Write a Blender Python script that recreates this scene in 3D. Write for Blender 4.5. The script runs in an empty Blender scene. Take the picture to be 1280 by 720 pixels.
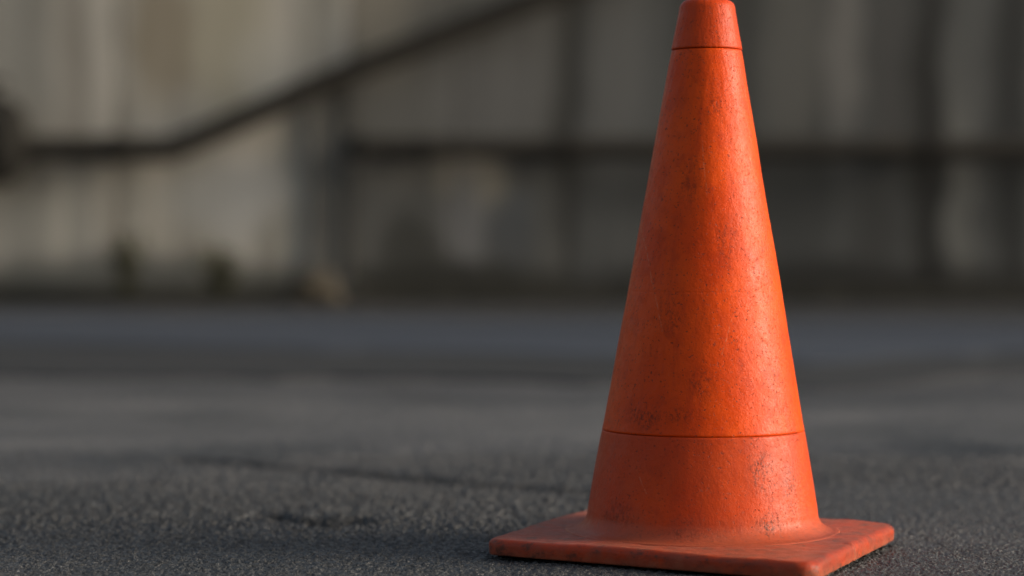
import bpy, bmesh, math, random
import numpy as np
from mathutils import Vector

SC = bpy.context.scene
COL = SC.collection
R = math.radians
rng = random.Random(7)

# ------------------------------------------------------------------ camera
H, PITCH, FPX = 0.3911, -0.019, 2884.0
cam = bpy.data.cameras.new('camera')
cam.sensor_width = 36.0
cam.lens = FPX * 36.0 / 1280.0
cam.clip_start, cam.clip_end = 0.05, 3000
cam.dof.use_dof = True
cam.dof.focus_distance = 2.86
cam.dof.aperture_fstop = 1.8
co = bpy.data.objects.new('camera', cam)
COL.objects.link(co)
co.location = (0, 0, H)
co.rotation_euler = (math.pi / 2 + PITCH, 0, 0)
SC.camera = co


# ------------------------------------------------------------------ helpers
def mesh_obj(name, verts, faces, mat=None, parent=None, smooth=True):
    me = bpy.data.meshes.new(name)
    me.from_pydata([tuple(v) for v in verts], [], faces)
    if smooth:
        me.polygons.foreach_set('use_smooth', [True] * len(me.polygons))
    me.update()
    o = bpy.data.objects.new(name, me)
    COL.objects.link(o)
    if mat:
        me.materials.append(mat)
    if parent:
        o.parent = parent
    return o


def bm_obj(name, bm, mat=None, parent=None, smooth=False):
    me = bpy.data.meshes.new(name)
    bmesh.ops.recalc_face_normals(bm, faces=bm.faces[:])
    bm.to_mesh(me)
    bm.free()
    if smooth:
        me.polygons.foreach_set('use_smooth', [True] * len(me.polygons))
    o = bpy.data.objects.new(name, me)
    COL.objects.link(o)
    if mat:
        me.materials.append(mat)
    if parent:
        o.parent = parent
    return o


def empty(name, loc, label, cat, group=None):
    o = bpy.data.objects.new(name, None)
    COL.objects.link(o)
    o.location = loc
    o['label'] = label
    o['category'] = cat
    if group:
        o['group'] = group
    return o


def add_box(bm, x0, x1, y0, y1, z0, z1, bevel=0.0):
    vs = [bm.verts.new((x, y, z)) for z in (z0, z1) for y in (y0, y1) for x in (x0, x1)]
    fs = [(0, 1, 3, 2), (4, 6, 7, 5), (0, 4, 5, 1), (2, 3, 7, 6), (0, 2, 6, 4), (1, 5, 7, 3)]
    faces = [bm.faces.new([vs[i] for i in f]) for f in fs]
    if bevel:
        es = list({e for f in faces for e in f.edges})
        bmesh.ops.bevel(bm, geom=es, offset=bevel, segments=2, affect='EDGES', profile=.5)


def hash2(ix, iy, s):
    n = (ix.astype(np.int64) * 374761393 + iy.astype(np.int64) * 668265263 + s * 1274126177) & 0x7fffffff
    n = ((n ^ (n >> 13)) * 1103515245) & 0x7fffffff
    n = ((n ^ (n >> 16)) * 69069 + 12345) & 0x7fffffff
    return ((n >> 4) & 0xfffff) / float(0xfffff)


def vnoise(x, y, s=0):
    ix, iy = np.floor(x), np.floor(y)
    fx, fy = x - ix, y - iy
    fx, fy = fx * fx * (3 - 2 * fx), fy * fy * (3 - 2 * fy)
    a, b = hash2(ix, iy, s), hash2(ix + 1, iy, s)
    c, d = hash2(ix, iy + 1, s), hash2(ix + 1, iy + 1, s)
    return a + (b - a) * fx + (c - a) * fy + (a - b - c + d) * fx * fy


def fbm(x, y, s=0, o=4):
    r, a, t = 0, 1, 0
    for k in range(o):
        r = r + a * vnoise(x * 2 ** k, y * 2 ** k, s + k)
        t += a
        a *= .5
    return r / t


def stones(x, y, cell, s=0):
    """bumps of small stones: jittered points, each with its own size and height (0..1)"""
    u, v = x / cell, y / cell
    ix, iy = np.floor(u), np.floor(v)
    best = np.zeros_like(x)
    for dx in (-1, 0, 1):
        for dy in (-1, 0, 1):
            cx, cy = ix + dx, iy + dy
            px = cx + hash2(cx, cy, s)
            py = cy + hash2(cx, cy, s + 11)
            rad = .35 + .4 * hash2(cx, cy, s + 23)
            hh = .25 + .75 * hash2(cx, cy, s + 37)
            d2 = ((u - px) ** 2 + (v - py) ** 2) / rad ** 2
            best = np.maximum(best, hh * np.sqrt(np.clip(1 - d2, 0, 1)))
    return best


# ------------------------------------------------------------------ node helpers
class NT:
    def __init__(self, name):
        self.m = bpy.data.materials.new(name)
        self.m.use_nodes = True
        self.t = self.m.node_tree
        self.b = self.t.nodes['Principled BSDF']
        self.tc = self.t.nodes.new('ShaderNodeTexCoord').outputs['Object']

    def n(self, typ, ins=None, **kw):
        nd = self.t.nodes.new(typ)
        for k, v in kw.items():
            setattr(nd, k, v)
        for k, v in (ins or {}).items():
            self.put(nd.inputs[k], v)
        return nd

    def put(self, sock, v):
        if isinstance(v, bpy.types.NodeSocket):
            self.t.links.new(v, sock)
        else:
            if isinstance(v, (tuple, list)) and len(v) == 3 and sock.type == 'RGBA':
                v = (*v, 1)
            sock.default_value = v

    def noise(self, scale, detail=4, rough=.6, vec=None, dist=0):
        return self.n('ShaderNodeTexNoise', {'Vector': vec or self.tc, 'Scale': scale, 'Detail': detail,
                                             'Roughness': rough, 'Distortion': dist}).outputs['Fac']

    def voro(self, scale, vec=None, feature='F1', out='Distance', rand=1.0):
        return self.n('ShaderNodeTexVoronoi', {'Vector': vec or self.tc, 'Scale': scale, 'Randomness': rand},
                      feature=feature).outputs[out]

    def scale(self, v, vec=None, off=(0, 0, 0)):
        return self.n('ShaderNodeMapping', {'Vector': vec or self.tc, 'Scale': v, 'Location': off}).outputs[0]

    def remap(self, f, a, b, lo=0., hi=1., smooth=True):
        nd = self.n('ShaderNodeMapRange', {'Value': f, 'From Min': a, 'From Max': b, 'To Min': lo, 'To Max': hi})
        nd.interpolation_type = 'SMOOTHSTEP' if smooth else 'LINEAR'
        return nd.outputs[0]

    def math(self, op, a, b=0.):
        return self.n('ShaderNodeMath', {0: a, 1: b}, operation=op).outputs[0]

    def mix(self, fac, a, b, blend='MIX'):
        nd = self.n('ShaderNodeMix', data_type='RGBA', blend_type=blend)
        self.put(nd.inputs[0], fac)
        self.put(nd.inputs[6], a)
        self.put(nd.inputs[7], b)
        return nd.outputs[2]

    def bump(self, h, strength, dist, normal=None):
        nd = self.n('ShaderNodeBump', {'Height': h, 'Strength': strength, 'Distance': dist})
        if normal is not None:
            self.put(nd.inputs['Normal'], normal)
        return nd.outputs[0]

    def sep(self, v=None):
        return self.n('ShaderNodeSeparateXYZ', {0: v or self.tc}).outputs

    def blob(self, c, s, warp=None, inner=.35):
        """soft-edged patch of its own shape: 1 at c, 0 beyond s"""
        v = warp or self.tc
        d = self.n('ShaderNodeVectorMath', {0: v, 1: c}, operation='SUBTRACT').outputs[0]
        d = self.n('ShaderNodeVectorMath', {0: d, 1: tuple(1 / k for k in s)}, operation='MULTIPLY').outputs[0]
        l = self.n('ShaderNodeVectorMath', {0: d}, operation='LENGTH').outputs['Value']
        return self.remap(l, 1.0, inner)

    def out(self, color=None, rough=None, normal=None, spec=None):
        if color is not None:
            self.put(self.b.inputs['Base Color'], color)
        if rough is not None:
            self.put(self.b.inputs['Roughness'], rough)
        if normal is not None:
            self.put(self.b.inputs['Normal'], normal)
        if spec is not None:
            self.put(self.b.inputs['Specular IOR Level'], spec)
        return self.m


# ------------------------------------------------------------------ materials
def rubber(name, dusty=0.0, red=0.0, grime=0.0, foot=False, edge=0.0, scuffs=(), scratches=()):
    t = NT(name)
    big = t.noise(7, 5, .6, dist=.4)
    med = t.noise(38, 6, .65)
    base = t.mix(t.remap(big, .35, .68), (0.65, 0.055, 0.0012), (0.78, 0.082, 0.0016))
    base = t.mix(t.remap(med, .48, .72, 0, .45), base, (0.42, 0.030, 0.002))
    # vertical wipe marks
    st = t.noise(1.0, 5, .7, vec=t.scale((70, 70, 7)))
    base = t.mix(t.remap(st, .5, .7, 0, .35), base, (0.45, 0.036, 0.006))
    # dark scuffs and grime that sits in patches
    patch = t.remap(t.noise(9, 3, .55, vec=t.scale((1, 1, .7), off=(3.1, 1.7, .4))), .52, .72)
    sp = t.remap(t.noise(210, 5, .75), .55, .66)
    base = t.mix(t.math('MULTIPLY', t.math('MULTIPLY', patch, sp), .9), base, (0.060, 0.016, 0.012))
    pits = t.remap(t.noise(260, 4, .7), .59, .66)
    base = t.mix(t.math('MULTIPLY', pits, .75), base, (0.07, 0.02, 0.012))
    # pale rubbed spots
    rub = t.remap(t.noise(160, 4, .7, vec=t.scale((1, 1, .5), off=(7, 2, 1))), .63, .74)
    base = t.mix(t.math('MULTIPLY', rub, .16), base, (0.66, 0.20, 0.08))
    if dusty:
        dn = t.remap(t.noise(24, 6, .7), .24, .60)
        base = t.mix(t.math('MULTIPLY', dn, dusty), base, (0.225, 0.076, 0.048))
    if red:
        base = t.mix(red, base, (0.36, 0.034, 0.012))
    if foot:
        zz = t.sep()[2]
        dz = t.math('ADD', zz, t.math('MULTIPLY', t.noise(30, 5, .7), -.03))
        base = t.mix(t.remap(dz, .050, .006, 0, .6), base, (0.27, 0.095, 0.058))
    if edge:
        pt = t.n('ShaderNodeNewGeometry').outputs['Pointiness']
        wn = t.math('ADD', pt, t.math('MULTIPLY', t.math('SUBTRACT', t.noise(70, 5, .7), .5), .06))
        base = t.mix(t.remap(wn, .515, .57, 0, edge), base, (0.40, 0.14, 0.08))
    for cx, cz, sx, sz, a in scuffs:
        mk = t.blob((cx, -.12, cz), (sx, .5, sz), inner=.1)
        sk = t.remap(t.noise(230, 6, .8, vec=t.scale((1, 1, .55), off=(cx * 9, 0, cz))), .46, .60)
        base = t.mix(t.math('MULTIPLY', t.math('MULTIPLY', mk, sk), a * .9), base, (0.060, 0.015, 0.008))
    for cx, cz, ln, tilt in scratches:      # thin pale scrapes
        vx, vy, vz = t.sep()
        lx = t.math('ADD', t.math('SUBTRACT', vx, cx), t.math('MULTIPLY', t.math('SUBTRACT', vz, cz), tilt))
        lx = t.math('ABSOLUTE', t.math('ADD', lx, t.math('MULTIPLY', t.math('SUBTRACT', t.noise(40, 2, .5), .5), .004)))
        m1 = t.remap(lx, .0011, .0003)
        m2 = t.remap(t.math('ABSOLUTE', t.math('SUBTRACT', vz, cz)), ln, ln * .6)
        m3 = t.remap(vy, -.01, -.02)
        mm = t.math('MULTIPLY', t.math('MULTIPLY', m1, m2), t.math('MULTIPLY', m3, t.remap(t.noise(190, 3, .6), .4, .6)))
        base = t.mix(t.math('MULTIPLY', mm, .5), base, (0.62, 0.20, 0.10))
    if grime:
        gn = t.remap(t.noise(48, 7, .75, vec=t.scale((1, 1, 1.6), off=(2, 5, 3))), .50, .66)
        base = t.mix(t.math('MULTIPLY', gn, grime), base, (0.085, 0.040, 0.030))
    h = t.math('ADD', t.math('MULTIPLY', t.noise(360, 4, .7), 1.0), t.math('MULTIPLY', t.noise(150, 3, .6), 1.0))
    h = t.math('SUBTRACT', h, t.math('MULTIPLY', pits, .6))
    n = t.bump(h, .55, .0009)
    rg = t.remap(t.noise(55, 5, .7), .3, .7, .30, .48)
    t.put(t.b.inputs['Sheen Weight'], .0 + .08 * dusty)
    t.put(t.b.inputs['Sheen Roughness'], .4)
    t.put(t.b.inputs['Sheen Tint'], (1.0, .62, .45))
    return t.out(base, rg, n, .18)


def cpx(px, py):
    return (px - 640) / FPX * 2.9 - .245, H + 2.9 * ((360 - py) / FPX + math.tan(PITCH))


M_cone = rubber('orange_rubber', scuffs=[(*cpx(805, 520), .030, .022, .85), (*cpx(872, 478), .022, .030, .8),
                                         (*cpx(838, 392), .030, .040, .5), (*cpx(905, 300), .022, .05, .5),
                                         (*cpx(895, 130), .018, .05, .55), (*cpx(862, 230), .02, .05, .5),
                                         (*cpx(965, 470), .02, .05, .55), (*cpx(845, 515), .03, .012, .8)],
                scratches=[(*cpx(812, 330), .10, .17), (*cpx(905, 420), .03, -.3), (*cpx(880, 210), .04, .08)])
M_band = rubber('orange_rubber_scuffed', dusty=.16, red=.30, foot=True, scuffs=[(*cpx(945, 585), .028, .040, .9), (*cpx(955, 648), .022, .025, 1.0), (*cpx(985, 610), .018, .05, .7),
                (*cpx(775, 640), .03, .02, .6), (*cpx(850, 660), .04, .01, .6)], scratches=[(*cpx(800, 600), .02, .4)])
M_cap = rubber('orange_rubber_cap', red=.38)
M_plate = rubber('orange_rubber_dusty', dusty=1.0, red=.6, grime=.8, edge=.7)


def make_asphalt():
    t = NT('worn_asphalt')
    x, y, z = t.sep()
    agg = t.n('ShaderNodeTexVoronoi', {'Vector': t.tc, 'Scale': 210.0}).outputs['Color']
    aggv = t.n('ShaderNodeSeparateColor', {0: agg}).outputs[0]
    aggh = t.n('ShaderNodeSeparateColor', {0: agg}).outputs[1]
    stone = t.remap(aggv, .1, .95, .013, .105, smooth=False)
    near = t.n('ShaderNodeCombineColor', {0: t.math('MULTIPLY', stone, .92), 1: t.math('MULTIPLY', stone, .99), 2: t.math('MULTIPLY', stone, 1.05)}).outputs[0]
    near = t.mix(t.remap(aggh, .3, .9, 0, .6), near, t.mix(1.0, near, (1.10, 1.0, .86), 'MULTIPLY'))
    near = t.mix(t.remap(t.noise(34, 5, .7), .38, .66, .55, 0), near, (0.022, 0.024, 0.026))
    # wide worn patches: paler and browner in the middle distance
    w = t.noise(1.0, 4, .55, vec=t.scale((.55, .9, 1)))
    worn = t.remap(w, .38, .66)
    col = t.mix(t.math('MULTIPLY', worn, .55), near, (0.090, 0.092, 0.093))
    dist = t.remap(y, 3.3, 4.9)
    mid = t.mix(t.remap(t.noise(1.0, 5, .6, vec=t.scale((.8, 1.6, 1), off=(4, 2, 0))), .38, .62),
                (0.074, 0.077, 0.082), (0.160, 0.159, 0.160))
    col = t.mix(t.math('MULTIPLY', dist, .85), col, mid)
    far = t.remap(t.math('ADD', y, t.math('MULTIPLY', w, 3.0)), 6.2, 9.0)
    col = t.mix(t.math('MULTIPLY', far, .8), col, (0.024, 0.026, 0.030))  # far asphalt goes dark; its colour also carries the kerb's shade
    # darker, bluish patches scattered over the asphalt by noise
    dark_patch = t.remap(t.noise(1.0, 4, .6, vec=t.scale((1.2, 1.6, 1), off=(1.3, 7, 0))), .5, .66)
    col = t.mix(t.math('MULTIPLY', dark_patch, .8), col, (0.034, 0.039, 0.043))
    seam = t.n('ShaderNodeAttribute', attribute_name='seam').outputs['Fac']
    col = t.mix(seam, col, (0.018, 0.017, 0.016))
    h = t.math('ADD', t.noise(420, 3, .6), t.math('MULTIPLY', t.voro(210.), -1.2))
    n = t.bump(h, 1.0, .0034)
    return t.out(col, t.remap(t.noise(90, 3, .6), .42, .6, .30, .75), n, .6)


M_ground = make_asphalt()


def sheet_mat(name, c0, c1, sc=(.5, 2, 1)):
    t = NT(name)
    c = t.mix(t.remap(t.noise(1.0, 5, .6, vec=t.scale(sc)), .3, .7), c0, c1)
    c = t.mix(t.remap(t.noise(60, 4, .7), .55, .75, 0, .4), c, tuple(k * .6 for k in c0))
    return t.out(c, .8, t.bump(t.noise(150, 4, .7), .6, .003), .3)


M_path = sheet_mat('bluish_concrete', (0.022, 0.030, 0.044), (0.056, 0.070, 0.094), (.22, 1.1, 1))
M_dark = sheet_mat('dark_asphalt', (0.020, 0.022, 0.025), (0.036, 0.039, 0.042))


def wall_mat(name, base, alt, blobs):
    t = NT(name)
    wob = t.n('ShaderNodeTexNoise', {'Vector': t.tc, 'Scale': 2.2, 'Detail': 3.}).outputs['Color']
    wv = t.n('ShaderNodeVectorMath', {0: wob, 1: (.5, .5, .5)}, operation='SUBTRACT').outputs[0]
    wv = t.n('ShaderNodeVectorMath', {0: wv, 1: (.22, .0, .22)}, operation='MULTIPLY').outputs[0]
    warp = t.n('ShaderNodeVectorMath', {0: t.tc, 1: wv}, operation='ADD').outputs[0]
    c = t.mix(t.remap(t.noise(1.0, 4, .6, vec=t.scale((2.6, 1, .30))), .38, .62), base, alt)
    c = t.mix(t.remap(t.noise(1.0, 4, .6, vec=t.scale((4.6, 1, .35), off=(3, 0, 0))), .46, .64, 0, .72), c,
              tuple(k * .55 for k in base))
    c = t.mix(t.remap(t.noise(5, 6, .7), .5, .75, 0, .35), c, tuple(k * .6 for k in base))
    c = t.mix(t.remap(t.noise(1.0, 3, .6, vec=t.scale((3.8, 1, .22), off=(11, 0, 2))), .54, .70, 0, .6), c,
              tuple(k * 1.32 for k in alt))
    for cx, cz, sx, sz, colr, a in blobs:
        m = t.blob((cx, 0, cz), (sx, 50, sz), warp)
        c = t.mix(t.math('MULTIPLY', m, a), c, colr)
    return t.out(c, .9, t.bump(t.noise(30, 6, .7), .5, .01), .25)


def plain(name, c0, c1, rough=.7, scale=12, metal=0):
    t = NT(name)
    c = t.mix(t.remap(t.noise(scale, 5, .65), .35, .65), c0, c1)
    t.b.inputs['Metallic'].default_value = metal
    return t.out(c, rough, t.bump(t.noise(scale * 5, 4, .6), .4, .004), .35)


M_pipe = plain('rusty_dark_iron', (0.018, 0.016, 0.013), (0.036, 0.031, 0.023), .75)
M_black = plain('black_iron', (0.008, 0.008, 0.007), (0.016, 0.015, 0.012), .9)
M_pier = plain('grimy_concrete', (0.100, 0.100, 0.094), (0.135, 0.134, 0.124), .9, 4)
M_pale = plain('pale_concrete', (0.23, 0.235, 0.24), (0.30, 0.30, 0.30), .9, 4)
M_plinth = plain('dark_plinth', (0.022, 0.022, 0.018), (0.042, 0.040, 0.032), .95, 5)  # one very dark tone for plinth and wall core
M_rock = plain('tan_stone', (0.042, 0.036, 0.026), (0.066, 0.056, 0.040), .9, 9)
M_leaf = plain('dull_leaf', (0.030, 0.032, 0.020), (0.060, 0.060, 0.036), .8, 20)

# ------------------------------------------------------------------ traffic cone
CX, CY = 0.2450, 2.968
LEAN = 0.0078
TP = 0.0242                     # thickness of the foot plate
cone = empty('traffic_cone', (CX, CY, 0),
             'scuffed orange rubber traffic cone with square base standing on grey asphalt', 'traffic cone')


def rad_at(z):
    return 0.1297 + 0.1750 * (0.1532 - z)


def lathe(name, prof, mat, seg=360, cap_top=False):
    prof = np.array(prof)
    # dense resample, keep corners
    pr, pz = [], []
    for (r0, z0), (r1, z1) in zip(prof[:-1], prof[1:]):
        k = max(1, int(math.hypot(r1 - r0, z1 - z0) / .0022))
        for i in range(k):
            pr.append(r0 + (r1 - r0) * i / k)
            pz.append(z0 + (z1 - z0) * i / k)
    pr.append(prof[-1][0]); pz.append(prof[-1][1])
    pr, pz = np.array(pr), np.array(pz)
    n = len(pr)
    a = np.linspace(0, 2 * np.pi, seg, endpoint=False)
    A, Z = np.meshgrid(a, pz)
    RR = np.repeat(pr[:, None], seg, 1)
    # hand-worn unevenness: slow dents and fine lumps
    cxn, cyn = np.cos(A), np.sin(A)
    d = (fbm(cxn * 2.2 + 9, Z * 9 + cyn * 2.2, 5, 3) - .5) * .0018
    d = d + (fbm(cxn * 14 + 3 + cyn * 9, Z * 70 + cyn * 14, 9, 3) - .5) * .0003
    RR = np.maximum(RR + d * np.clip(RR / .03, 0, 1), 0.0004)
    X = RR * cxn + LEAN * Z
    Y = RR * cyn
    verts = np.stack([X, Y, Z], -1).reshape(-1, 3)
    faces = []
    for i in range(n - 1):
        b0, b1 = i * seg, (i + 1) * seg
        for j in range(seg):
            k = (j + 1) % seg
            faces.append((b0 + j, b0 + k, b1 + k, b1 + j))
    if cap_top:
        faces.append(tuple((n - 1) * seg + j for j in range(seg)))
    return mesh_obj(name, verts, faces, mat, cone)


Z1, Z2, ZT = 0.1530, 0.6398, 0.7045
g = 0.00042
# lower band, flaring out on to the plate
fil = []
rf, z0 = rad_at(0.050), 0.050
for i in range(13):
    s = i / 12
    ang = s * math.pi / 2
    fil.append((0.171 - (0.171 - rf) * math.sin(ang) ** .9, TP + .0008 + (z0 - TP - .0008) * (1 - math.cos(ang))))
band = [(0.1768, TP - .004), (0.1762, TP - .0002), (0.1740, TP + .0006)] + fil + [(rad_at(.10) + .0004, .10), (rad_at(Z1) + .0006, Z1 - g - .0010),
        (rad_at(Z1) - .0001, Z1 - g), (rad_at(Z1) - .0015, Z1 - g * .5)]
lathe('lower_band', band, M_band)
body = [(rad_at(Z1) - .0015, Z1 + g * .2), (rad_at(Z1) - .0004, Z1 + g * .6), (rad_at(Z1) + .0002, Z1 + g * 1.8)]
zs = np.linspace(Z1 + .01, Z2 - .01, 12)
for z in zs:
    body.append((rad_at(z), z))
    if abs(z - .33) < .022:     # faint mould line round the middle
        body += [(rad_at(.3305), .3305), (rad_at(.3312) - .0002, .3312), (rad_at(.3319), .3319)]
body = sorted(set(body), key=lambda p: p[1])
body += [(rad_at(Z2) - .0001, Z2 - g * 2.2), (rad_at(Z2) - .0008, Z2 - g), (rad_at(Z2) - .0038, Z2 - g * .7)]
lathe('cone_body', body, M_cone)
cap = [(rad_at(Z2) - .0038, Z2 + g * .8), (rad_at(Z2) - .0002, Z2 + g), (rad_at(Z2) + .0006, Z2 + g * 2.2),
       (rad_at(.69), .69)]
rt = rad_at(ZT - .013)
for i in range(1, 10):
    a = i / 9 * math.pi / 2
    cap.append((rt - .0125 + .0125 * math.cos(a), ZT - .0125 + .0125 * math.sin(a)))
cap += [(rt - .018, ZT), (rt - .0195, ZT - .002), (rt - .021, ZT - .03)]
lathe('top_cap', cap, M_cap)

# foot plate: rounded square, rounded rim, slightly warped
fitc = {'L': (-.036, 2.892), 'F': (.349, 2.651), 'R': (.506, 3.032), 'B': (.150, 3.315)}
th = -.4067
S = .42
sqc = {}
for k, (u, v) in dict(L=(-1, -1), F=(1, -1), R=(1, 1), B=(-1, 1)).items():
    sqc[k] = (CX + S / 2 * (u * math.cos(th) - v * math.sin(th)), CY + S / 2 * (u * math.sin(th) + v * math.cos(th)))
W = .9
quad = [Vector((fitc[k][0] * W + sqc[k][0] * (1 - W) - CX, fitc[k][1] * W + sqc[k][1] * (1 - W) - CY)) for k in 'LFRB']


def rounded_quad(inset, rad, per=18, side=60):
    # offset the quad's sides inward, then round the corners
    c = sum(quad, Vector((0, 0))) / 4
    lines = []
    for i in range(4):
        a, b = quad[i], quad[(i + 1) % 4]
        d = (b - a).normalized()
        nrm = Vector((-d.y, d.x))
        lines.append((a + nrm * inset, d))
    cor = []
    for i in range(4):
        (p, d), (q, e) = lines[i - 1], lines[i]
        den = d.x * e.y - d.y * e.x
        s = ((q.x - p.x) * e.y - (q.y - p.y) * e.x) / den
        cor.append(p + d * s)
    pts = []
    for i in range(4):
        p, c0, q = cor[i - 1], cor[i], cor[(i + 1) % 4]
        d0, d1 = (p - c0).normalized(), (q - c0).normalized()
        half = math.acos(max(-1, min(1, d0.dot(d1)))) / 2
        tl = rad / math.tan(half)
        cen = c0 + (d0 + d1).normalized() * (rad / math.sin(half))
        A, B = c0 + d0 * tl, c0 + d1 * tl
        a0 = math.atan2(A.y - cen.y, A.x - cen.x)
        a1 = math.atan2(B.y - cen.y, B.x - cen.x)
        while a1 < a0:
            a1 += 2 * math.pi
        for k in range(per + 1):
            a = a0 + (a1 - a0) * k / per
            pts.append(Vector((cen.x + rad * math.cos(a), cen.y + rad * math.sin(a))))
        nq = cor[(i + 1) % 4]
        half2 = None
        pts.append(('side', i))
    # fill straight sides
    outp = []
    for k, p in enumerate(pts):
        if isinstance(p, tuple):
            a, b = pts[k - 1], pts[(k + 1) % len(pts)]
            for j in range(1, side):
                outp.append(a + (b - a) * j / side)
        else:
            outp.append(p)
    return outp


rings = []          # (points2d, z)
RIM = .0085
CR = .025
for ins, z in ((.006, .0015), (.0015, .0018), (.0, .004)):
    rings.append((rounded_quad(ins, CR - ins), z))
for i in range(0, 8):
    a = i / 7 * math.pi / 2
    ins = RIM * (1 - math.cos(a))
    rings.append((rounded_quad(ins, CR - ins), TP - RIM + RIM * math.sin(a)))
edge = rounded_quad(RIM, CR - RIM)
npt = len(edge)
for k in range(1, 42):
    s = k / 41
    pts = []
    for p in edge:
        l = p.length
        tgt = p * (.140 / l)
        pts.append(p + (tgt - p) * s)
    rings.append((pts, TP))
V = []
for pts, z in rings:
    for p in pts:
        V.append((p.x, p.y, z))
V = np.array(V)
rr = np.hypot(V[:, 0], V[:, 1])
warp = (fbm(V[:, 0] * 9 + 5, V[:, 1] * 9 + 5, 3, 2) - .5) * .0040
lump = (fbm(V[:, 0] * 70 + 5, V[:, 1] * 70 + 5, 13, 3) - .5) * .0016
top = np.clip(V[:, 2] / TP, 0, 1)
V[:, 2] += (warp + lump) * top
V[:, 2] += -.0016 * np.clip((rr - .16) / .08, 0, 1) * top     # ends sag a little
nudge = 1 + (fbm(np.arctan2(V[:, 1], V[:, 0]) * 14 + 50, V[:, 2] * 90, 17, 3) - .5) * .009
V[:, 0] *= nudge
V[:, 1] *= nudge
# the split across the rim on the sunny side
qd = (quad[2] - quad[1]).normalized()
qc = quad[1] + (quad[2] - quad[1]) * .44
al = (V[:, 0] - qc.x) * qd.x + (V[:, 1] - qc.y) * qd.y + (fbm(V[:, 0] * 300, V[:, 1] * 300 + V[:, 2] * 300, 31, 2) - .5) * .004
ac = (V[:, 0] - qc.x) * qd.y - (V[:, 1] - qc.y) * qd.x          # + outward
dent = np.exp(-(al / .0022) ** 2) * np.clip((ac + .035) / .02, 0, 1)
V[:, 2] -= dent * .0022 * top
V[:, 0] -= dent * .0022 * qd.y
V[:, 1] += dent * .0022 * qd.x
F = []
for i in range(len(rings) - 1):
    for j in range(npt):
        k = (j + 1) % npt
        F.append((i * npt + j, i * npt + k, (i + 1) * npt + k, (i + 1) * npt + j))
F.append(tuple(range(npt))[::-1])
mesh_obj('base_plate', V, F, M_plate, cone)


# ------------------------------------------------------------------ ground (one sheet, fine near the cone)
def ground_at(px, py, z=0.0):
    a, b = (px - 640) / FPX, -(py - 360) / FPX
    d = Vector((a, math.cos(PITCH) - b * math.sin(PITCH), math.sin(PITCH) + b * math.cos(PITCH)))
    s = (z - H) / d.z
    return d.x * s, d.y * s


def lines(lo, hi, step, far0, far1, gr=1.22):
    core = list(np.arange(lo, hi, step))
    up, s, v = [], step, core[-1]
    while v < far1:
        s *= gr
        v += s
        up.append(v)
    dn, s, v = [], step, core[0]
    while v > far0:
        s *= gr
        v -= s
        dn.append(v)
    return np.array(dn[::-1] + core + up)


gx = lines(-.95, .95, .0023, -900, 900)
gy = lines(2.52, 4.30, .0028, -300, 1500, 1.16)
GX, GY = np.meshgrid(gx, gy)
fx, fy = GX.ravel(), GY.ravel()
near = np.clip((6.0 - np.abs(fy - 3.0)) / 2.5, 0, 1) * np.clip((3.0 - np.abs(fx)) / 1.5, 0, 1)
fine = np.clip((4.9 - fy) / .6, 0, 1) * np.clip((fy - 2.2) / .2, 0, 1) * np.clip((1.2 - np.abs(fx)) / .2, 0, 1)
coarse = np.clip((fbm(fx * 1.3 + 20, fy * 1.5 + 20, 41, 3) - .40) / .25, 0, 1)
rough_zone = np.clip((fy - 2.95) / .3, 0, 1)
z = (fbm(fx * .9 + 30, fy * 1.3 + 30, 2, 3) - .5) * .012 * near
z += (fbm(fx * 9 + 30, fy * 9 + 30, 8, 3) - .5) * .0045 * near
z += fine * stones(fx, fy, .0065, 1) * (.0022 + .0026 * coarse * (.35 + .65 * rough_zone))
z += fine * stones(fx, fy, .0120, 71) * .0036 * coarse * rough_zone
z += fine * stones(fx + 5, fy, .0045, 51) * .0014
z += fine * (fbm(fx * 420, fy * 420, 60, 2) - .5) * .0009
# flatten a little under the plate so the foot rests on the stones
dd = np.hypot(fx - CX, fy - CY)
z -= .0062
z = np.where(dd < .34, np.minimum(z, .0008 + np.clip((dd - .24) / .1, 0, 1) * .003), z)
seam = np.zeros_like(fx)


def seam_line(pts, width, depth, dark, seed):
    global z, seam
    wp = [ground_at(*p) for p in pts]
    best = np.full_like(fx, 9.)
    par = np.zeros_like(fx)
    L = 0
    wig = (fbm(fx * 14 + seed, fy * 3 + seed, seed, 4) - .5) * width * 1.3
    for (ax, ay), (bx, by) in zip(wp[:-1], wp[1:]):
        ex, ey = bx - ax, by - ay
        l2 = ex * ex + ey * ey
        tt = np.clip(((fx - ax) * ex + (fy - ay) * ey) / l2, 0, 1)
        dx, dy = fx - ax - tt * ex, fy - ay - tt * ey + wig
        d = np.hypot(dx, dy)
        best = np.minimum(best, d)
    wv = width * (.35 + 1.1 * fbm(fx * 6 + seed, fy * 6, seed + 5, 3))
    m = np.clip(1.15 - best / wv, 0, 1)
    m = m * m * (3 - 2 * m)
    z -= m * depth
    seam[:] = np.maximum(seam, m * dark)


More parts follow.
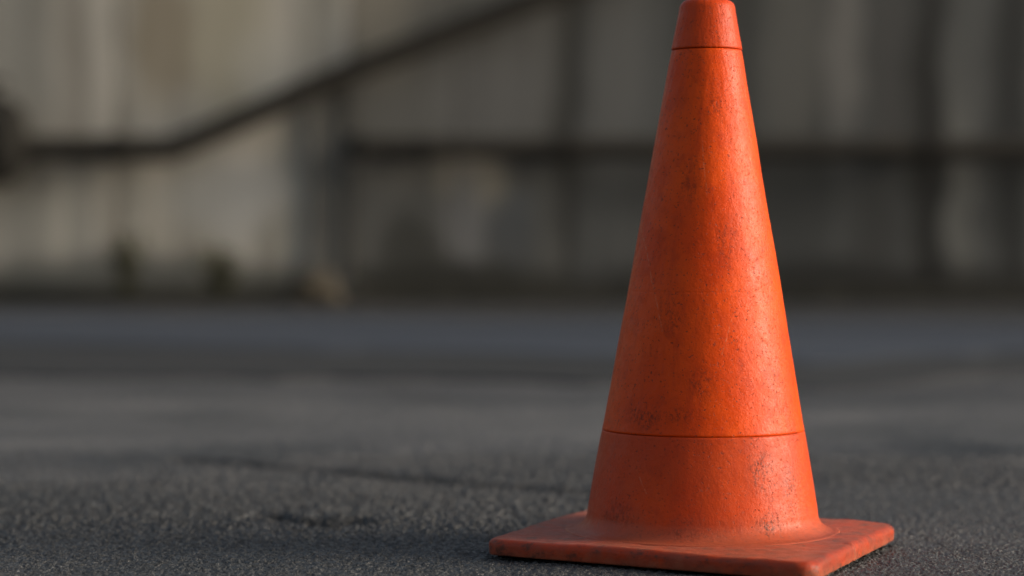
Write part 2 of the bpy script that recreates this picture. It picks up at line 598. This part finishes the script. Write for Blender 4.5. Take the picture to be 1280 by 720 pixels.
seam_line([(228, 571), (300, 578), (380, 584), (470, 593), (560, 602), (640, 607), (725, 613)], .052, .008, .95, 3)
seam_line([(-20, 556), (60, 561), (165, 566)], .06, .004, .5, 13)
seam_line([(-20, 605), (80, 604), (190, 602)], .035, .006, .6, 23)
seam_line([(335, 645), (372, 647), (425, 650)], .058, .024, 1.0, 33)
seam_line([(470, 478), (520, 492), (565, 506)], .10, .0, .35, 43)
nx, ny = len(gx), len(gy)
idx = np.arange(nx * ny).reshape(ny, nx)
q = np.stack([idx[:-1, :-1], idx[:-1, 1:], idx[1:, 1:], idx[1:, :-1]], -1).reshape(-1, 4)
me = bpy.data.meshes.new('ground')
me.vertices.add(nx * ny)
me.vertices.foreach_set('co', np.stack([fx, fy, z], -1).astype(np.float32).ravel())
me.loops.add(q.size)
me.loops.foreach_set('vertex_index', q.astype(np.int32).ravel())
me.polygons.add(len(q))
me.polygons.foreach_set('loop_start', np.arange(0, q.size, 4, dtype=np.int32))
me.polygons.foreach_set('loop_total', np.full(len(q), 4, np.int32))
me.polygons.foreach_set('use_smooth', np.ones(len(q), bool))
at = me.attributes.new('seam', 'FLOAT', 'POINT')
at.data.foreach_set('value', seam.astype(np.float32))
me.update(calc_edges=True)
me.validate()
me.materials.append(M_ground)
go = bpy.data.objects.new('ground', me)
COL.objects.link(go)
go['kind'] = 'structure'
go['label'] = 'worn grey asphalt ground with cracks and loose grit'


def strip(name, near, far, mat, zt, label):
    """flat sheet between two pixel-measured edges on the ground, with ragged sides, 20 m wide"""
    xs = np.linspace(-12, 12, 160)
    (n0, n1), (f0, f1) = near, far
    yn = n0 + (n1 - n0) * (xs + 3.5) / 7 + (fbm(xs * 1.1, xs * 0 + 3, 7, 4) - .5) * 2.2
    yf = f0 + (f1 - f0) * (xs + 3.5) / 7 + (fbm(xs * .8, xs * 0 + 9, 17, 4) - .5) * 1.6
    v, f = [], []
    for i, x in enumerate(xs):
        v += [(x, yn[i], zt), (x, yf[i], zt), (x, yn[i], zt - .03), (x, yf[i], zt - .03)]
    for i in range(len(xs) - 1):
        a, b = i * 4, i * 4 + 4
        f += [(a, b, b + 1, a + 1), (a + 2, b + 2, b, a), (a + 1, b + 1, b + 3, a + 3)]
    o = mesh_obj(name, v, f, mat, smooth=False)
    o['kind'] = 'structure'
    o['label'] = label
    return o


WY = 15.6                      # face of the wall
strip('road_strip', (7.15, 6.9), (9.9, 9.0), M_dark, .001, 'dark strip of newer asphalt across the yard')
strip('pavement', (9.7, 7.4), (12.9, 11.4), M_path, .005, 'bluish concrete pavement strip before the wall')


# ------------------------------------------------------------------ wall
def wx(px):
    return (px - 640) / FPX * WY


def wz(py):
    return H + WY * ((360 - py) / FPX + math.tan(PITCH))


PX = FPX / WY


def B(px, py, sx, sy, colr, a):
    return (wx(px), wz(py), sx / PX, sy / PX, colr, a)


WARM, WARM2 = (0.43, 0.405, 0.345), (0.53, 0.505, 0.45)
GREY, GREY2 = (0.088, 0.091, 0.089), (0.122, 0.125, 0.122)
DK = (0.055, 0.055, 0.052)
wall = empty('concrete_wall', (0, WY, 0), 'long stained concrete wall of beige and grey panels behind the asphalt', 'wall')
left_blobs = [
    B(66, 120, 34, 150, (0.58, 0.55, 0.49), .6), B(335, 75, 46, 120, (0.60, 0.565, 0.49), .6), B(310, 235, 80, 60, (0.64, 0.61, 0.55), .7),
    B(50, 275, 40, 60, (0.58, 0.56, 0.50), .6), B(130, 120, 30, 120, (0.56, 0.53, 0.47), .5), B(170, 240, 26, 60, (0.32, 0.31, 0.27), .6),
    B(405, 230, 62, 190, (0.144, 0.149, 0.143), .35),
    B(30, 120, 60, 400, (0.222, 0.223, 0.204), .7), B(90, 70, 26, 260, (0.238, 0.223, 0.195), .6),
    B(205, 40, 60, 130, (0.264, 0.223, 0.156), .75), B(285, 40, 70, 160, (0.399, 0.366, 0.263), .6),
    B(95, 270, 20, 130, (0.254, 0.268, 0.254), .5), B(250, 235, 60, 50, (0.323, 0.313, 0.273), .6),
    B(280, 250, 90, 70, (0.510, 0.509, 0.486), .6),
    B(330, 80, 60, 70, (0.510, 0.500, 0.448), .4),
    B(180, 358, 420, 38, (0.053, 0.055, 0.047), .92), B(180, 345, 260, 42, (0.144, 0.147, 0.136), .85),  # low bands: panels get darker towards the foot
    B(452, 90, 50, 110, (0.211, 0.212, 0.198), .7), B(400, 20, 30, 120, (0.254, 0.250, 0.215), .6), B(420, 60, 26, 90, (0.510, 0.500, 0.468), .3),
]
mid_blobs = [
    B(478, 10, 75, 120, (0.29, 0.265, 0.215), .85), B(560, 10, 90, 60, (0.20, 0.19, 0.165), .7), B(620, 0, 60, 40, (0.18, 0.175, 0.155), .6), B(600, 130, 110, 110, (0.185, 0.185, 0.180), .6),
    B(500, 130, 60, 90, (0.15, 0.15, 0.14), .6),
    B(440, 230, 40, 170, (0.10, 0.10, 0.093), .5), B(590, 222, 62, 40, (0.34, 0.31, 0.25), .85),
    B(480, 215, 70, 40, (0.19, 0.18, 0.16), .6), B(510, 310, 55, 70, (0.06, 0.06, 0.054), .9),
    B(582, 285, 38, 110, (0.215, 0.215, 0.215), .85), B(640, 270, 40, 60, (0.13, 0.14, 0.15), .7),
    B(640, 300, 50, 60, (0.09, 0.095, 0.10), .7),
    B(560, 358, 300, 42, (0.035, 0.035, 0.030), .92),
    B(715, 150, 34, 330, DK, .85), B(660, 60, 40, 130, (0.16, 0.16, 0.155), .6),
]
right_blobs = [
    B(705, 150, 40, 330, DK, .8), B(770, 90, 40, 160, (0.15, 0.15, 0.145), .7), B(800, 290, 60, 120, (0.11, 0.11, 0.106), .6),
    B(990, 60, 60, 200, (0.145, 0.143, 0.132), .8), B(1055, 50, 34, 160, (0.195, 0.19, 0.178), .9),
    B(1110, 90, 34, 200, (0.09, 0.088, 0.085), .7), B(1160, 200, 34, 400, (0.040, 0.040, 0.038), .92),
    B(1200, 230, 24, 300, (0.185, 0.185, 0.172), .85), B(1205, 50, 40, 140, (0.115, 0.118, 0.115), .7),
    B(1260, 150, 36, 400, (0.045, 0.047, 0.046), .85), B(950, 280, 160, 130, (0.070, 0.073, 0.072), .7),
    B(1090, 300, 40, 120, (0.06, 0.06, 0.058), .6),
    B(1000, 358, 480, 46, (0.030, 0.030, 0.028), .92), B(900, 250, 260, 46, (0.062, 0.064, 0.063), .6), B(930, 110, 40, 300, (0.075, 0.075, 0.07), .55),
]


def shift(blobs, dx):
    return [(c[0] - dx, *c[1:]) for c in blobs]


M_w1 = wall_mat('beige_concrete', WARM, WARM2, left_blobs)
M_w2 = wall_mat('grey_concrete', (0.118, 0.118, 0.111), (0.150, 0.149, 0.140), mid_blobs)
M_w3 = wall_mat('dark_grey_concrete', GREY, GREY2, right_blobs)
WH = 3.4
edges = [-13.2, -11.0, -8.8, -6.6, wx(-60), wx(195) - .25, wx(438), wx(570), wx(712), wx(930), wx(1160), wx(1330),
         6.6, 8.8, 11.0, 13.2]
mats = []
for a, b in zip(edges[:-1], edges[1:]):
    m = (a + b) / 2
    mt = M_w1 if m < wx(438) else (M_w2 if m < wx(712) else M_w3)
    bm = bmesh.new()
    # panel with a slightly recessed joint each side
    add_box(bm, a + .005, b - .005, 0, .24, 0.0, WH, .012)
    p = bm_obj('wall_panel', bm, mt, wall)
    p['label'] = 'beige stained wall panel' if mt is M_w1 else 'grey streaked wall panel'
bm = bmesh.new()
add_box(bm, -13.2, 13.2, .03, .22, .02, WH - .03)
bm_obj('wall_core', bm, M_plinth, wall)
bm = bmesh.new()
add_box(bm, -13.2, 13.2, -.16, -.003, -.02, .10, .02)
bm_obj('plinth', bm, M_plinth, wall)
bm = bmesh.new()
add_box(bm, -13.25, 13.25, -.05, .29, WH + .003, WH + .10, .015)
bm_obj('coping', bm, M_pier, wall)

# pier under the bend of the sloping pipe
pier = empty('concrete_pier', (wx(412), WY - .40, 0), 'shallow grimy concrete pier under the sloping pipe', 'pier')
bm = bmesh.new()
add_box(bm, -.13, .13, .378, .385, 0, wz(108), .03)
bm_obj('shaft', bm, M_pier, pier)
bm = bmesh.new()
add_box(bm, -.22, .22, .34, .395, -.01, .12, .02)
bm_obj('footing', bm, M_pier, pier)

# ------------------------------------------------------------------ pipes
PY = WY - .20


def tube(bm, pts, r, seg=20):
    pts = [Vector(p) for p in pts]
    loops = []
    for i, p in enumerate(pts):
        d = (pts[min(i + 1, len(pts) - 1)] - pts[max(i - 1, 0)]).normalized()
        u = d.cross(Vector((0, 1, 0))).normalized()
        w = u.cross(d)
        loops.append([bm.verts.new(p + u * r * math.cos(k * 2 * math.pi / seg) + w * r * math.sin(k * 2 * math.pi / seg))
                      for k in range(seg)])
    for a, b in zip(loops[:-1], loops[1:]):
        for k in range(seg):
            bm.faces.new((a[k], a[(k + 1) % seg], b[(k + 1) % seg], b[k]))
    bm.faces.new(loops[0])
    bm.faces.new(loops[-1][::-1])


def smooth_path(pts, n=10):
    out = []
    P = [pts[0]] + pts + [pts[-1]]
    for i in range(1, len(P) - 2):
        for k in range(n):
            t = k / n
            p0, p1, p2, p3 = (np.array(P[i + j]) for j in (-1, 0, 1, 2))
            out.append(.5 * (2 * p1 + (p2 - p0) * t + (2 * p0 - 5 * p1 + 4 * p2 - p3) * t * t + (3 * p1 - p0 - 3 * p2 + p3) * t ** 3))
    out.append(np.array(pts[-1]))
    return out


def clamp(parent, x, zc, r, yc):
    bm = bmesh.new()
    tube(bm, [(x - .03, yc, zc), (x + .03, yc, zc)], r + .012)
    add_box(bm, x - .03, x + .03, yc + r * .6, WY - .004 - parent.location.y, zc - .04, zc + .04)
    return bm_obj('clamp', bm, M_black, parent)


px_pts = [(-1500, 194), (-420, 190), (-100, 188), (60, 187), (140, 187), (200, 187), (228, 184), (330, 141), (410, 105), (480, 77),
          (560, 46), (640, 15), (760, -30), (900, -82)]
rp = .082
sl = empty('sloping_pipe', (0, PY, 0), 'dark rusty pipe along the beige wall, bending up to the right', 'pipe')
path = [(wx(a), 0, wz(b)) for a, b in px_pts]
bm = bmesh.new()
tube(bm, smooth_path(path), rp)
bm_obj('pipe_run', bm, M_pipe, sl, True)
for a, b in ((-900, 192), (-260, 189), (150, 187)):
    clamp(sl, wx(a), wz(b), rp, 0)
bm = bmesh.new()
fx0, fz0 = wx(-6), wz(178)
prof = [(-.17, .16), (-.13, .24), (-.05, .27), (.05, .27), (.13, .24), (.17, .16)]
seg = 28
loops = []
for dx, r in prof:
    loops.append([bm.verts.new((fx0 + dx * 1.45, r * .68 * math.cos(k * 2 * math.pi / seg), fz0 + 1.12 * r * math.sin(k * 2 * math.pi / seg)))
                  for k in range(seg)])
for a, b in zip(loops[:-1], loops[1:]):
    for k in range(seg):
        bm.faces.new((a[k], a[(k + 1) % seg], b[(k + 1) % seg], b[k]))
bm.faces.new(loops[0]); bm.faces.new(loops[-1][::-1])
hub = bm_obj('valve_body', bm, M_black, sl, True)
bm = bmesh.new()
tube(bm, [(fx0, 0, fz0 + .25), (fx0, 0, fz0 + .38)], .05)
tube(bm, [(fx0 - .13, 0, fz0 + .39), (fx0 + .13, 0, fz0 + .39)], .022)
bm_obj('valve_handle', bm, M_black, hub, True)

hp = empty('level_pipe', (0, PY - .02, 0), 'dark pipe running level along the grey panels to the right edge', 'pipe')
bm = bmesh.new()
tube(bm, [(wx(438), 0, wz(186)), (wx(462), 0, wz(186)), (wx(900), 0, wz(188)), (wx(1290), 0, wz(189)), (wx(1900), 0, wz(190))], .070)
bm_obj('pipe_run', bm, M_pipe, hp, True)
bm = bmesh.new()
tube(bm, [(wx(449), 0, wz(186)), (wx(459), 0, wz(186))], .088)
bm_obj('end_cap', bm, M_black, hp, True)
for a in (530, 705, 1150, 1500):
    clamp(hp, wx(a), wz(188), .070, 0)


# ------------------------------------------------------------------ weeds and rubble at the foot of the wall
def weed(px, hpx, wpx, n, label, seed):
    rg = random.Random(seed)
    x0 = wx(px)
    o = empty('weed', (x0, WY - .42, 0), label, 'weed', 'weeds at the foot of the wall')
    hh, ww = hpx / PX, wpx / PX
    v, f, sv, sf = [], [], [], []
    for i in range(14):
        a = rg.uniform(0, 6.28)
        e = Vector((math.cos(a) * ww * rg.uniform(.1, .5), math.sin(a) * .12, hh * rg.uniform(.6, 1)))
        b = len(sv)
        for t_ in (0, .5, 1):
            c = Vector((e.x * t_ ** 1.5, e.y * t_ ** 1.5, e.z * t_))
            w = .006 * (1.1 - t_)
            sv += [c + Vector((w, 0, 0)), c + Vector((-w * .5, w * .86, 0)), c + Vector((-w * .5, -w * .86, 0))]
        for s in (0, 3):
            for k in range(3):
                sf.append((b + s + k, b + s + (k + 1) % 3, b + s + 3 + (k + 1) % 3, b + s + 3 + k))
        for k in range(n):
            t_ = rg.uniform(.15, 1)
            c = Vector((e.x * t_ ** 1.5, e.y * t_ ** 1.5, e.z * t_))
            d = Vector((rg.gauss(0, 1), rg.gauss(0, 1), rg.gauss(.3, .7))).normalized()
            u = d.orthogonal().normalized()
            L, w = rg.uniform(.035, .075), rg.uniform(.010, .02)
            b2 = len(v)
            v += [c, c + d * L * .5 + u * w, c + d * L, c + d * L * .5 - u * w]
            f.append((b2, b2 + 1, b2 + 2, b2 + 3))
    mesh_obj('stem', sv, sf, M_leaf, o)
    mesh_obj('foliage', v, f, M_leaf, o, smooth=False)
    return o


weed(172, 92, 56, 34, 'taller dark weed clump at the wall foot, furthest left', 1)
weed(285, 74, 60, 24, 'shorter dark weed clump between the tall weed and the tan stone', 2)

bm = bmesh.new()
bmesh.ops.create_icosphere(bm, subdivisions=3, radius=1)
for vtx in bm.verts:
    c = vtx.co
    k = 1 + .22 * math.sin(c.x * 3.1 + 1) * math.cos(c.y * 2.7) + .16 * math.sin(c.z * 5 + c.x * 4)
    vtx.co = Vector((c.x * .20 * k, c.y * .15 * k, max(c.z, -.55) * .14 * k + .075))
rock = bm_obj('stone', bm, M_rock, None, True)
rock.location = (wx(403), WY - .62, .003)
rock['label'] = 'lumpy tan stone lying at the foot of the dark pier'
rock['category'] = 'stone'

# ------------------------------------------------------------------ light
w = bpy.data.worlds.new('World')
SC.world = w
w.use_nodes = True
nt = w.node_tree
sky = nt.nodes.new('ShaderNodeTexSky')
sky.sky_type = 'NISHITA'
sky.sun_disc = False
EL, AZ = 15.0, 96.0            # azimuth clockwise from +Y
sky.sun_elevation = R(EL)
sky.sun_rotation = R(AZ)
sky.dust_density = 5.0
sky.ozone_density = 0.4
bg = nt.nodes['Background']
hs = nt.nodes.new('ShaderNodeHueSaturation')   # thin overcast takes most of the blue out of the sky
hs.inputs['Saturation'].default_value = 0.72
nt.links.new(sky.outputs[0], hs.inputs['Color'])
nt.links.new(hs.outputs[0], bg.inputs[0])
bg.inputs[1].default_value = 0.142
sun = bpy.data.lights.new('sun', 'SUN')
sun.energy = 3.15
sun.angle = R(26)
sun.color = (1.0, .89, .77)
so = bpy.data.objects.new('sun', sun)
COL.objects.link(so)
d = Vector((math.sin(R(AZ)) * math.cos(R(EL)), math.cos(R(AZ)) * math.cos(R(EL)), math.sin(R(EL))))
so.rotation_euler = d.to_track_quat('Z', 'Y').to_euler()

vs = SC.view_settings
vs.view_transform = 'Standard'
vs.look = 'None'
vs.gamma = 1
vs.use_curve_mapping = False
vs.exposure = 0.17
